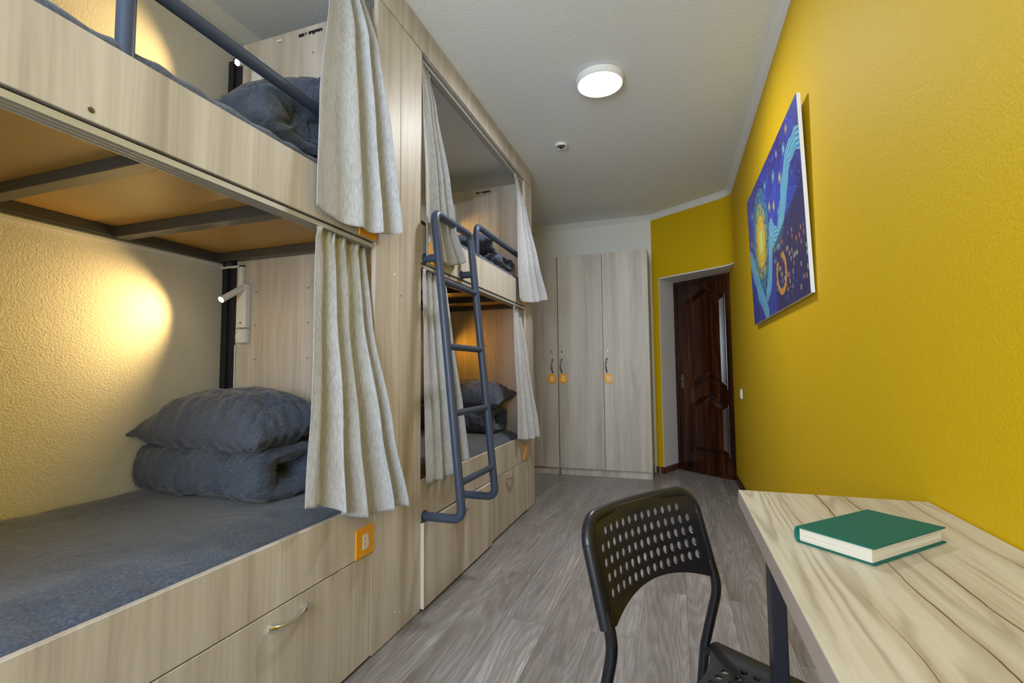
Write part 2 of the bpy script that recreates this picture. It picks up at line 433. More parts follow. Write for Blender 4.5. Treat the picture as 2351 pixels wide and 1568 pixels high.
for p_ in pan:
    prev = None
    for d, h in ((0, 0), (.003, .013), (.008, .016), (.016, .013), (.022, .002), (.025, -.010), (.034, -.012), (.040, -.009), (.072, .010), (.076, .010)):
        ring = [leaf.bm.verts.new((q[0], YF + h, q[1])) for q in panel_outline(*p_, d)]
        if prev:
            for i in range(len(ring)): leaf.bm.faces.new((prev[i], prev[(i + 1) % len(ring)], ring[(i + 1) % len(ring)], ring[i]))
        prev = ring
    leaf.bm.faces.new(prev)
leaf.box(lx0, lx1, -.045, YF - .012, .042, 1.948)
bmesh.ops.remove_doubles(leaf.bm, verts=leaf.bm.verts, dist=1e-5)
leaf.xf(MD); lo_ = leaf.build('door_leaf', M['door'], dd, smooth=28, norm=True)
h = MB().box(.072, .102, YF + .001, YF + .008, .86, 1.00, .003).build('escutcheon', M['brass'], None); h.data.transform(Matrix.Translation(h.location)); h.location = (0, 0, 0)
h.data.transform(MD); h.data.transform(Matrix.Translation(-Vector((DL.x, DL.y, 0)))); h.parent = dd
hl = MB().tube(rpath([(.087, YF + .006, .962), (.087, YF + .05, .962), (.105, YF + .052, .960), (.150, YF + .047, .955)], .012), .0075, 10)
hl.tube([(.087, YF + .006, .895), (.087, YF + .016, .895)], .010, 12)
hl.xf(MD).build('handle', M['brass'], dd, smooth=40)

# ------------------------------------------------------------------ cladding between and beyond the bunks
def part(mb, name, m, par, smooth=None): return mb.build(name, m, par, smooth)
TH = .018
def upright(name, y0, y1, label, z1=ZF - .002):
    o = MB().box(-TH, 0, y0, y1, .004, z1, .0012, 1).build(name, M['lam']); tag(o, label, 'panel', 'upright boards of the bunk wall'); return o
upright('cladding_board', 1.563, 1.7365, 'tall laminate upright board right beside the near bunk and its B plate')
upright('cladding_board', 1.739, 1.9155, 'tall laminate upright board left of the ladder and the far bunk curtains')
upright('cladding_board', 3.527, 3.716, 'narrow laminate upright board at the far end of the bunks by the wardrobe')
upright('cladding_board', -.25, -.048, 'laminate upright board at the near end of the bunks beside the camera')
fas = thing('fascia_board', 'long laminate fascia board under the ceiling above the curtains', 'board', (0, 1.7, ZF))
MB().box(-TH + .004, .004, -.25, 1.7375, ZF, H - .002, .001, 1).build('board', M['lam'], fas)
MB().box(-TH + .004, .004, 1.7385, 3.720, ZF, H - .002, .001, 1).build('board', M['lam'], fas)
o = MB().box(XL + .11, -TH - .001, 3.697, 3.715, .004, 2.60, .001, 1).build('end_panel', M['lam']); tag(o, 'laminate panel closing the far bunk towards the wardrobe', 'panel')
# screw caps on the uprights
for (y, z, r0, mm) in ((1.698, 1.446, .006, 'letter'), (1.748, 1.366, .003, 'black'), (1.905, 1.60, .0025, 'black'), (1.72, .09, .003, 'letter'), (1.752, .075, .003, 'edge'), (1.69, 2.42, .003, 'edge'), (1.76, 2.47, .003, 'edge')):
    o = MB().lathe([(r0, 0), (r0, .0012), (r0 * .6, .0018)], Matrix.Translation((0, y, z)) @ Matrix.Rotation(pi / 2, 4, 'Y'), 12).build('screw_cap', M[mm])
    tag(o, {'letter': 'pale round screw cap on the upright boards left of the ladder', 'black': 'tiny dark screw hole cover on the upright boards left of the ladder', 'edge': 'tiny beige screw cap on the upright boards left of the ladder'}[mm], 'screw cap', 'screw caps on the upright boards')

# ------------------------------------------------------------------ bunk bed (a unit from y=-.045 to 1.561)
Y0, Y1 = -.046, 1.561
def handle_mb(y, z, L=.138, x=0.0, ang=0):
    pts = []
    for k in range(17):
        s_ = k / 16; a = sin(pi * s_)
        pts.append((x + .005 + .021 * a ** .55, y + (s_ - .5) * L, z - .006 * a + .003))
    b = MB(); b.tube(pts, [lerp(.0105, .0062, sin(pi * k / 16) ** .6) for k in range(17)], 12)
    return b
def make_bunk(label):
    r = thing('bunk_bed', label, 'bunk bed', (-.42, (Y0 + Y1) / 2, 0), 'built-in bunk beds')
    MB().box(-TH, 0, Y0, Y1, ZD, ZR, .0015, 1).build('lower_rail', M['lam'], r)
    MB().box(-TH, 0, Y0, Y1, ZU0, ZU1, .0015, 1).build('upper_rail', M['lam'], r)
    # headboard / footboard partitions
    MB().box(-.745, -TH - .001, 1.600, 1.618, .004, 2.545, .001, 1).build('headboard', M['lam'], r)
    MB().box(-.745, -TH - .001, Y0 - .025, Y0 - .007, .004, 2.545, .001, 1).build('footboard', M['lam'], r)
    # drawers
    for (a, b, dx) in ((Y0 + .003, .778, 0.0), (.782, Y1 - .004, 0.0)):
        d = MB().box(-TH + dx, dx, a, b, .012, ZD - .004, .001, 1).build('drawer', M['lam'], r)
        handle_mb((a + b) / 2 - .022, .335, x=dx).build('handle', M['chrome'], d, 50)
        MB().box(-TH + dx + .0005, dx + .0008, b, b + .0015, .012, ZD - .004).build('edge_band', M['edge'], d)
        MB().box(-TH + dx + .0005, dx + .0008, a - .0015, a, .012, ZD - .004).build('edge_band', M['edge'], d)
    # plywood / hardboard bases
    MB().box(XL + .008, -TH - .002, Y0, 1.596, ZR - .14, ZR - .125).build('lower_base', M['ply'], r)
    MB().box(XL + .008, -TH - .002, Y0, 1.596, 1.5765, 1.592).build('upper_base', M['ply'], r)
    # iron frame
    MB().box(XL + .004, XL + .030, Y0, 1.598, 1.540, 1.576, .002).build('back_beam', M['irongrey'], r)
    MB().box(XL + .030, -.05, 1.560, 1.597, 1.540, 1.576, .002).build('end_beam', M['irongrey'], r)
    MB().box(-.052, -TH - .003, Y0, 1.596, 1.540, 1.576, .002).build('front_beam', M['irongrey'], r)
    for y in (.40, .79, 1.165):
        b = MB().box(XL + .030, -.052, y - .022, y + .022, 1.536 if y > 1 else 1.545, 1.5762, .002)
        b.build('cross_beam', M['irongrey'], r)
    # corner posts at the wall: angle iron
    b = MB().box(XL + .003, XL + .045, 1.604, 1.612, .004, 2.49, .001).box(XL + .045, XL + .050, 1.590, 1.612, .004, 2.49, .001).box(XL + .050, -.748, 1.600, 1.608, .004, 2.49, .001)
    b.build('corner_post', M['postblack'], r)
    MB().box(-.800, -.765, 1.585, 1.598, 1.512, 1.538, .002).build('bracket', M['irongrey'], r)
    # front track, two channels, under the upper rail
    b = MB()
    b.box(-.050, -.002, Y0, Y1, 1.534, 1.5385)
    for x in (-.002, -.019, -.0335, -.050): b.box(x - .0022, x, Y0, Y1, 1.524, 1.5345)
    b.build('curtain_track', M['alu'], r)
    MB().box(-.046, -.004, Y0, Y1, 1.5386, 1.5398).build('track_backing', M['black'], r)
    b = MB().box(-.060, -.022, Y0, Y1, 2.542, 2.546)
    for x in (-.022, -.041, -.058): b.box(x - .0022, x, Y0, Y1, 2.532, 2.542)
    b.build('upper_curtain_track', M['alu'], r)
    # guard rail of the upper berth
    pts = rpath([(-.036, .682, 1.60), (-.036, .682, 1.934), (-.036, 1.5955, 1.934)], .05, 8)
    MB().tube(pts, .0182, 20).build('guard_rail', M['steelblue'], r, 60)
    # screws on the headboard
    for zz_, yy_ in ((1.398, 0), (1.253, 0), (1.106, 0), (2.42, 0), (2.25, 0)):
        for xx_ in (-.349, -.631):
            MB().lathe([(.0035, 0), (.0035, .001), (.001, .0016)], Matrix.Translation((xx_, 1.5995, zz_)) @ Matrix.Rotation(pi / 2, 4, 'X'), 10).build('screw', M['darkchrome'], r)
    MB().lathe([(.006, 0), (.006, .001), (.002, .0018)], Matrix.Translation((0, .605, 1.569)) @ Matrix.Rotation(pi / 2, 4, 'Y'), 14).build('screw', M['darkchrome'], r)
    # dark scraps of tape on the headboard top
    b = MB(); rr = random.Random(3)
    b.box(-.428, -.398, 1.5985, 1.5997, 2.505, 2.519)
    for k in range(16):
        x = -.392 + k * .0056
        if k in (1, 2): continue
        b.box(x, x + .0057, 1.5985, 1.5997, 2.513 - rr.random() * .010 - (.002 if k < 9 else -.001), 2.519 + rr.random() * .002)
    b.build('tape_scrap', M['black'], r)
    return r
bunk = make_bunk('near built-in laminate bunk bed with the square B plate')
MB().box(-.545, -.515, 1.5915, 1.5998, 2.508, 2.518, .002).build('cable_clip', M['white'], bunk)
bunk2 = copy_tree([bunk][0]); bunk2.location.y += P; bunk2['label'] = 'far built-in laminate bunk bed behind the ladder'
for c in [c for c in bunk2.children if c.name.startswith('drawer')][:1]: c.location.x += .016
for c in list(bunk2.children):
    if c.name.startswith('cable_clip'): bpy.data.objects.remove(c)

# white trunking along the wall and down to the reading lamp
def conduit(dy, label):
    b = MB().box(XL + .001, XL + .013, Y0 + dy, 1.60 + dy, 1.519, 1.533, .001)
    b.box(XL + .013, -.696, 1.583 + dy, 1.5985 + dy, 1.512, 1.520, .001)
    b.box(-.716, -.696, 1.583 + dy, 1.5985 + dy, 1.405, 1.520, .001)
    b.tube([(-.738, 1.594 + dy, 1.17), (-.739, 1.595 + dy, 1.05), (-.738, 1.594 + dy, .80)], .0028, 8)
    o = b.build('cable_trunking', M['white']); tag(o, label, 'cable trunking', 'cable trunking of the bunks')
conduit(0, 'white cable trunking along the cream wall under the near upper berth')

# ------------------------------------------------------------------ reading lamps
def reading_lamp(dx, dy, dz, label, watts, aim=Vector((-.22, -.93, -.27)), colr=(1, .65, .23), cone=106):
    r = thing('reading_lamp', label, 'reading lamp', (-.69 + dx, 1.598 + dy, 1.24 + dz), 'warm reading lamps of the berths')
    X = -.715 + dx
    MB().box(X, X + .054, 1.574 + dy, 1.5992 + dy, 1.243 + dz, 1.432 + dz, .003).build('lamp_body', M['white'], r)
    o = MB().box(X + .020, X + .036, 1.5728 + dy, 1.5745 + dy, 1.257 + dz, 1.270 + dz, .0005).build('usb_port', M['white'], r)
    MB().box(X + .023, X + .033, 1.5720 + dy, 1.5729 + dy, 1.261 + dz, 1.266 + dz).build('slot', M['black'], o)
    MB().box(X + .020, X + .036, 1.5728 + dy, 1.5745 + dy, 1.275 + dz, 1.287 + dz, .0005).build('button', M['white'], r)
    a = Vector((X + .038, 1.563 + dy, 1.410 + dz)); tip = Vector((-.676 + dx, 1.468 + dy, 1.349 + dz))
    d = (tip - a).normalized()
    MB().tube([a - d * .010, tip], .0132, 20).build('lamp_arm', M['white'], r, 50)
    MB().tube([tip - d * .0, tip + d * .002], [.0105, .0098], 20).build('bulb', M['warmglow'], r, 50)
    L = bpy.data.lights.new('reading_spot', 'SPOT'); L.energy = watts; L.color = colr; L.spot_size = math.radians(cone); L.spot_blend = 1.; L.shadow_soft_size = .012
    lo = bpy.data.objects.new('reading_spot', L); COL.objects.link(lo); lo.parent = r
    lo.location = tip + d * .006 - r.location
    lo.rotation_euler = aim.to_track_quat('-Z', 'Y').to_euler()
    return r
reading_lamp(0, 0, 0, 'white swivel reading lamp above the socket in the near lower berth', 27)
reading_lamp(.050, 0, 1.005, 'glowing reading lamp on the wall side of the near upper berth', 20)
reading_lamp(0, P, 0, 'reading lamp behind the curtain in the far lower berth', 9, Vector((.60, -.15, -.25)), (1, .42, .03), 165)
reading_lamp(.050, P, 1.005, 'reading lamp behind the curtain in the far upper berth', 5, Vector((.60, -.15, -.70)), (1, .52, .08), 150)
# socket
r = thing('wall_socket', 'white power socket under the reading lamp in the near lower berth', 'socket', (-.705, 1.598, 1.176))
X = -.716
MB().box(X, X + .055, 1.577, 1.5992, 1.177, 1.237, .003).build('socket_box', M['white'], r)
MB().box(X + .002, X + .052, 1.5725, 1.578, 1.180, 1.234, .002).build('faceplate', M['white'], r)
MB().lathe([(.0195, 0), (.0205, .002), (.0185, .003), (.0175, -.002), (.0001, -.002)], Matrix.Translation((X + .024, 1.5722, 1.2065)) @ Matrix.Rotation(pi / 2, 4, 'X'), 28).build('socket_well', M['white'], r, 40)
for k in (-.0048, .0048):
    MB().lathe([(.0024, 0), (.0024, .0012)], Matrix.Translation((X + .024 + k, 1.5718 + .0024, 1.2065)) @ Matrix.Rotation(pi / 2, 4, 'X'), 10).build('pin_hole', M['black'], r)

# ------------------------------------------------------------------ mattresses and bedding
def wr(p, sc, amp, seed):
    q = Vector((p[0] * sc + seed, p[1] * sc + seed * 1.7, p[2] * sc - seed)); return noise.fractal(q, .8, 2.1, 4) * amp
def ridge(p, sc, seed):
    q = Vector((p[0] * sc + seed, p[1] * sc * 1.0 + seed * 1.7, p[2] * sc - seed))
    return 1 - abs(noise.noise(q)) * 2.6
def make_mattress(name, z0, z1, label, seed):
    x0, x1, y0, y1 = XL + .012, -.0205, Y0 + .01, 1.588
    b = MB(); nu, nv = 60, 110
    # closed skin: superellipse section in x-z, straight along y with rounded ends
    def fn(u, v):
        a = 2 * pi * u; c, s_ = cos(a), sin(a)
        ex = .16
        cx_ = math.copysign(abs(c) ** ex, c); cz_ = math.copysign(abs(s_) ** (ex * 2.2), s_)
        yy = lerp(y0, y1, sstep(0, 1, v) * .2 + v * .8)
        endp = min(v, 1 - v) / .03; k = 1 if endp > 1 else (1 - (1 - endp) ** 2 * .35)
        hw, hh = (x1 - x0) / 2, (z1 - z0) / 2
        x = (x0 + x1) / 2 + cx_ * hw; z = (z0 + z1) / 2 + cz_ * hh * k
        if s_ > 0:
            t_ = (x - x0) / (x1 - x0)
            z += .028 * (1 - sstep(0, .28, t_)) - .030 * sstep(.78, 1, t_)
            z += wr((x, yy, 0), 7, .004, seed) + .0035 * max(0, ridge((x * .6, yy, 0), 9, seed) - .55)
            if t_ > .82: z += .004 * sin(yy * 60 + 3 * nz(yy * 4, 0, seed)) * (t_ - .82) / .18
        return (x, yy, z)
    b.grid(fn, 160, nv, cu=True)
    ring0 = [v for v in b.bm.verts if v.is_boundary]
    bmesh.ops.holes_fill(b.bm, edges=[e_ for e_ in b.bm.edges if e_.is_boundary], sides=0)
    o = b.build(name, M['bed'], smooth=60); tag(o, label, 'mattress', 'grey covered mattresses'); return o
mat1 = make_mattress('mattress', ZR - .124, .598, 'grey linen covered mattress in the near lower berth', 1.)
mat2 = make_mattress('mattress', 1.593, 1.806, 'grey covered mattress in the near upper berth, edge above the rail', 2.)
o = mat1.copy(); COL.objects.link(o); o.location.y += P; o['label'] = 'grey covered mattress in the far lower berth, behind the ladder'
o = mat2.copy(); COL.objects.link(o); o.location.y += P; o['label'] = 'grey covered mattress in the far upper berth behind the guard rail'

def make_duvet(x0, x1, y0, y1, z0, z1, label, seed, flip=False):
    b = MB(); cy_, cz_ = (y0 + y1) / 2, (z0 + z1) / 2; hy, hz = (y1 - y0) / 2, (z1 - z0) / 2
    # profile: (x along, scale of the section)
    L = x1 - x0
    prof_ = [(.02, .30), (.0, .62), (.004, .84), (.03, .97), (.12, 1.), (.3, 1.), (.5, 1.0), (.7, 1.0), (.84, 1.02), (.93, 1.0), (.98, .92), (1.0, .78), (.992, .62), (.965, .46), (.93, .34), (.88, .24), (.82, .14)]
    # densify
    def P_(u):
        f = u * (len(prof_) - 1); i = min(int(f), len(prof_) - 2); t_ = f - i
        p0 = prof_[max(i - 1, 0)]; p1 = prof_[i]; p2 = prof_[i + 1]; p3 = prof_[min(i + 2, len(prof_) - 1)]
        return [.5 * (2 * p1[k] + (p2[k] - p0[k]) * t_ + (2 * p0[k] - 5 * p1[k] + 4 * p2[k] - p3[k]) * t_ ** 2 + (3 * p1[k] - p0[k] - 3 * p2[k] + p3[k]) * t_ ** 3) for k in (0, 1)]
    def fn(u, v):
        xs, sc = P_(u); a = 2 * pi * v; c, s_ = cos(a), sin(a)
        ry = math.copysign(abs(c) ** .62, c); rz = math.copysign(abs(s_) ** .62, s_)
        endk = sstep(.62, .9, u)
        pl = endk * (.12 * sin(a * 7 + 2 * nz(a, 0, seed)) + .05 * sin(a * 13 + seed))
        # gentle lengthwise folds of a rolled quilt
        fold = .035 * (1 - endk) * max(0, sin(a * 2.5 + seed + u * 1.5)) ** 3
        k = sc * (1 + pl * min(1, sc * 1.3) - fold)
        x = x0 + L * (1 - xs if flip else xs) + .012 * nz(a * 2, u * 3, seed)
        y = cy_ + ry * hy * k; z = cz_ + rz * hz * k
        n_ = wr((x, y, z), 9, .011, seed) + .009 * max(0, ridge((x * 2.2, y, z), 7, seed) - .5) - .006 * max(0, ridge((x, y * 1.5, z), 11, seed + 3) - .62)
        y += n_ * ry; z += n_ * rz
        z += .012 * sin(3.3 * (x - x0) + seed) * (z > cz_)
        if s_ < 0: z = max(z, z0)
        return (x, min(y, 1.592 if y0 < 1.6 else 1.592 + P), z)
    b.grid(fn, 190, 150, cv=True)
    bmesh.ops.holes_fill(b.bm, edges=[e_ for e_ in b.bm.edges if e_.is_boundary], sides=0)
    o = b.build('rolled_duvet', M['bed'], smooth=180); tag(o, label, 'duvet', 'rolled grey duvets'); return o

def make_pillow(c, hx, hy, hz, rot, label, seed, name='pillow'):
    b = MB(); nu = 150; nv = 100
    def surf(u, v, sg):
        X, Y = 2 * u - 1, 2 * v - 1
        m_ = (max(0, 1 - abs(X) ** 3.2)) ** .62 * (max(0, 1 - abs(Y) ** 2.8)) ** .62
        px = X * hx * (1 - .07 * (1 - Y * Y) * abs(X) ** 2 + .03 * (X * Y) ** 2)
        py = Y * hy * (1 - .10 * (1 - X * X) * abs(Y) ** 2 + .03 * (X * Y) ** 2)
        d = wr((px * 1.3, py * 1.3, sg), 8, .010, seed) + .011 * max(0, ridge((px * .8, py * 1.2, sg), 8, seed) - .5) - .008 * max(0, ridge((px * 1.5 + py * .8, py, sg), 10, seed + 2) - .6)
        edge = 1 - m_
        # pleats that run in from the seams
        pl = .0055 * sin(X * 26 + 3 * nz(X * 3, Y, seed)) * abs(Y) ** 4 + .007 * sin(Y * 22 + 3 * nz(Y * 3, X, seed)) * abs(X) ** 4
        zz_ = sg * (hz * m_ * (1 if sg > 0 else .55) + .003) + (d * min(1, m_ * 3) + pl * min(1, m_ * 6 + .2)) 
        zz_ -= .008 * math.exp(-((X - .80 - .02 * sin(Y * 5)) / .018) ** 2) * min(1, m_ * 5)
        zz_ += .010 * edge * nz(px * 7, py * 7, seed + 4)
        return Vector((px, py, zz_))
    MM = Matrix.Translation(c) @ rot
    def top(u, v): return MM @ surf(u, v, 1)
    def bot(u, v): return MM @ surf(u, v, -1)
    b.grid(top, nu, nv); b.grid(bot, nu, nv)
    bmesh.ops.remove_doubles(b.bm, verts=b.bm.verts, dist=.0)
    # stitch the two skins
    bd = [e_ for e_ in b.bm.edges if e_.is_boundary]
    bmesh.ops.bridge_loops(b.bm, edges=bd)
    o = b.build(name, M['bed'], smooth=180); tag(o, label, 'pillow', 'grey pillows'); return o

RX = lambda a: Matrix.Rotation(math.radians(a), 4, 'X'); RY = lambda a: Matrix.Rotation(math.radians(a), 4, 'Y'); RZ = lambda a: Matrix.Rotation(math.radians(a), 4, 'Z')
dv = make_duvet(-.825, -.215, 1.235, 1.586, .604, .785, 'rolled grey duvet under the pillow in the near lower berth', 1.3)
pw = make_pillow(Vector((-.50, 1.400, .846)), .325, .185, .135, RZ(-3) @ RX(8), 'plump grey pillow on the rolled duvet in the near lower berth', 2.1)
o = dv.copy(); COL.objects.link(o); o.location.y += P; o.location.x += .06; o['label'] = 'rolled grey duvet under the pillow in the far lower berth'
o = pw.copy(); COL.objects.link(o); o.location.y += P; o.location.x += .085; o['label'] = 'dark grey pillow on the rolled duvet in the far lower berth'
dv2 = make_duvet(-.74, -.085, 1.10, 1.42, 1.802, 1.958, 'rumpled grey duvet against the rail in the near upper berth', 5.7, True)
pw2 = make_pillow(Vector((-.43, 1.440, 2.035)), .31, .225, .12, RZ(-4) @ RY(7) @ RX(58), 'grey pillow propped against the headboard in the near upper berth', 6.3)
o = make_duvet(-.70, -.055, 1.14 + P, 1.50 + P, 1.802, 1.895, 'crumpled dark duvet in the far upper berth behind the guard rail', 9.7)
o = make_pillow(Vector((-.33, 1.12 + P, 1.93)), .24, .16, .07, RZ(14) @ RX(-8), 'dark grey pillow in the far upper berth seen through the guard rail', 8.8)

# ------------------------------------------------------------------ curtains
def make_curtain(ztop, keys, nf, seed, hem, label, asym=.45, header=True, pw_=1.35):
    """keys: (t, yL, yR, x_mean, amp); hem: list of z across the foot"""
    nu, nv = 46 * 4, 90
    def key(t):
        for a, b in zip(keys, keys[1:]):
            if t <= b[0]:
                k = (t - a[0]) / (b[0] - a[0]); k = k * k * (3 - 2 * k) * .4 + k * .6
                return [lerp(a[i], b[i], k) for i in range(1, 5)]
        return keys[-1][1:]
    def hz_(s_):
        f = s_ * (len(hem) - 1); i = min(int(f), len(hem) - 2); return lerp(hem[i], hem[i + 1], sstep(0, 1, f - i))
    b = MB()
    def fn(u, v):
        s_, t = u, v
        yL, yR, xm, A = key(t)
        warp = s_ ** pw_ + .05 * sin(2 * pi * s_ * 1.3 + seed) * s_ * (1 - s_) * 4
        ph = 2 * pi * nf * (warp + .03 * nz(s_ * 2.5, t * .5, seed) * (.4 + t))
        fa = A * (.8 + .5 * nz(s_ * 4 + 9, t * .5, seed)) * (.55 + .6 * s_)
        x = xm * (.35 + .95 * s_) + fa * (cos(ph) + .22 * cos(2 * ph + seed)) + .010 * t * nz(s_ * 6, t * 2, seed + 3)
        W_ = (yR - yL)
        y = yL + W_ * s_ - asym * fa * sin(ph) * (.4 + .9 * t) * min(1, s_ * 8, (1 - s_) * 8 + .15)
        # gathered heading
        if header and t < .05:
            k = 1 - t / .05; x += .006 * k * sin(ph * 3.1 + 40 * t); y += .004 * k * cos(ph * 2.3)
        z = lerp(ztop, hz_(s_), t)
        y += .006 * nz(s_ * 2, t * 2.2, seed + 7)
        x += .006 * nz(s_ * 5, t * 2.5, seed + 11)
        return (x, y, z)
    g = b.grid(fn, nu, nv)
    o = b.build('curtain', M['curtain'], smooth=180, norm=False)
    m_ = o.modifiers.new('Solidify', 'SOLIDIFY'); m_.thickness = .0016; m_.offset = 0
    tag(o, label, 'curtain', 'linen bunk curtains'); return o
make_curtain(2.531, [(0, 1.268, 1.548, -.040, .015), (.25, 1.262, 1.562, .012, .024), (.6, 1.21, 1.60, .045, .030), (1, 1.195, 1.650, .060, .036)], 3.6, 1.0,
             [1.566, 1.562, 1.552, 1.556, 1.575, 1.612], 'linen curtain of the near upper berth, hem over the rail')
make_curtain(1.523, [(0, 1.245, 1.545, -.034, .016), (.3, 1.23, 1.55, -.012, .022), (.7, 1.21, 1.60, .034, .026), (1, 1.175, 1.665, .056, .030)], 4.2, 4.0,
             [.640, .628, .585, .545, .532, .535, .530], 'wide linen curtain of the near lower berth hanging over the mattress')
make_curtain(2.531, [(0, 1.922, 2.07, -.042, .011), (.2, 1.921, 2.08, -.014, .014), (.6, 1.925, 2.13, .020, .024), (.85, 1.925, 2.17, .028, .026), (1, 1.921, 2.285, .036, .026)], 3.4, 7.0,
             [1.575, 1.566, 1.572, 1.590, 1.632], 'linen curtain of the far upper berth gathered behind the ladder top')
make_curtain(1.523, [(0, 1.935, 2.23, -.034, .016), (.3, 1.93, 2.235, -.010, .022), (.7, 1.93, 2.27, .020, .026), (1, 1.935, 2.31, .030, .028)], 4, 10.0,
             [.545, .540, .538, .548, .572, .590], 'linen curtain of the far lower berth hanging behind the ladder rails')
make_curtain(2.531, [(0, 3.33, 3.50, -.040, .014), (.3, 3.30, 3.52, .004, .020), (.7, 3.27, 3.59, .050, .026), (1, 3.26, 3.70, .072, .030)], 3, 13.0,
             [1.572, 1.562, 1.566, 1.585, 1.612], 'linen curtain of the far upper berth beside the wardrobe')
make_curtain(1.523, [(0, 3.25, 3.52, -.034, .014), (.4, 3.22, 3.53, .012, .020), (1, 3.20, 3.60, .066, .026)], 3.5, 16.0,
             [.575, .556, .545, .548, .545], 'linen curtain of the far lower berth beside the wardrobe')

# ------------------------------------------------------------------ lettered plates
def letter_outline(ch):
    A = lambda cx_, cy_, rx, ry, a0, a1, n=12: [(cx_ + rx * cos(lerp(a0, a1, k / n)), cy_ + ry * sin(lerp(a0, a1, k / n))) for k in range(n + 1)]
    if ch == 'D':
        return [(0, 0), (.42, 0)] + A(.42, .5, .42, .5, -pi / 2, pi / 2, 20)[1:] + [(0, 1)], [[(.27, .24), (.40, .24)] + A(.40, .5, .18, .26, -pi / 2, pi / 2, 12)[1:] + [(.27, .76)]]
    if ch == 'B':
        return [(0, 0), (.48, 0)] + A(.48, .29, .30, .29, -pi / 2, pi * .36)[1:] + A(.45, .74, .28, .26, -pi * .36, pi / 2)[1:] + [(0, 1)], \
            [[(.26, .20), (.42, .20)] + A(.42, .305, .09, .105, -pi / 2, pi / 2, 8)[1:] + [(.26, .41)], [(.26, .61), (.40, .61)] + A(.40, .705, .08, .095, -pi / 2, pi / 2, 8)[1:] + [(.26, .80)]]
    a = .27 * pi
    return A(.5, .5, .5, .52, a, 2 * pi - a, 30) + A(.5, .5, .23, .25, 2 * pi - a, a, 24), []
def put_letter(ch, size, Mx, parent):
    o_, h_ = letter_outline(ch); V, F_ = cdt(o_, h_); b = MB(); w_ = max(q[0] for q in o_); ec = {}
    S = lambda q, z: Vector(((q[0] - w_ / 2) * size * .86, (q[1] - .5) * size, z))
    A_ = [b.bm.verts.new(S(q, 0)) for q in V]; B_ = [b.bm.verts.new(S(q, .0012)) for q in V]
    for fc in F_:
        b.bm.faces.new([A_[i] for i in fc]); b.bm.faces.new([B_[i] for i in fc][::-1])
        for i in range(len(fc)):
            e_ = (fc[i], fc[(i + 1) % len(fc)]); k = tuple(sorted(e_)); ec[k] = None if k in ec else e_
    for e_ in ec.values():
        if e_: b.bm.faces.new((A_[e_[1]], A_[e_[0]], B_[e_[0]], B_[e_[1]]))
    b.xf(Mx).build('letter', M['letter'], parent)
def square_plate(ch, y0, z0, label, s=.102, x=.0005, thick=.005):
    r = thing('letter_plate', label, 'sign', (x, y0 + s / 2, z0), 'orange bunk plates')
    MB().box(x, x + thick, y0, y0 + s, z0, z0 + s, .0006, 1).build('plate', M['orange'], r)
    if ch: put_letter(ch, .053, Matrix.Translation((x + thick + .0001, y0 + s * .53, z0 + s / 2)) @ RZ(90) @ RX(90), r)
square_plate('B', 1.459, .383, 'square orange plate with letter B under the near lower curtain')
square_plate('D', 3.433, .396, 'square orange plate with letter D beside the far drawer')
square_plate(None, 1.458, 1.552, 'orange plate mostly hidden under the near upper curtain hem', thick=.006)
square_plate(None, 1.985, 1.556, 'orange plate behind the top of the ladder')
square_plate(None, 3.432, 1.552, 'orange plate under the far upper curtain near the wardrobe')

# ------------------------------------------------------------------ ladder
r = thing('bunk_ladder', 'blue-grey steel tube ladder bolted to the far bunk', 'ladder', (.1, 2.15, .40))
xa, za, xb, zb = .184, .402, .052, 1.782
def xrail(z): return lerp(xa, xb, (z - za) / (zb - za))
YLa, YRa = 1.945, 2.350
loop = rpath([(.004, YLa, .402), (xa + .006, YLa, .402), (xb, YLa, zb), (xb, YRa, zb), (xa + .006, YRa, .402), (.004, YRa, .402)], .045, 10)
MB().tube(loop, .0195, 22).build('side_rails', M['steelblue'], r, 60)
for z in (1.462, 1.160, .858, .552):
    MB().tube([(xrail(z), YLa + .012, z), (xrail(z), YRa - .012, z)], .0155, 18).build('rung', M['steelblue'], r, 60)
for y in (YLa, YRa):
    MB().tube([(.003, y, 1.568), (xrail(1.568) - .01, y, 1.568)], .0185, 18).tube([(.001, y, 1.568), (.006, y, 1.568)], .024, 18).build('wall_bracket', M['steelblue'], r, 60)
    MB().tube([(.001, y, .402), (.006, y, .402)], .026, 18).build('mounting_flange', M['steelblue'], r, 60)

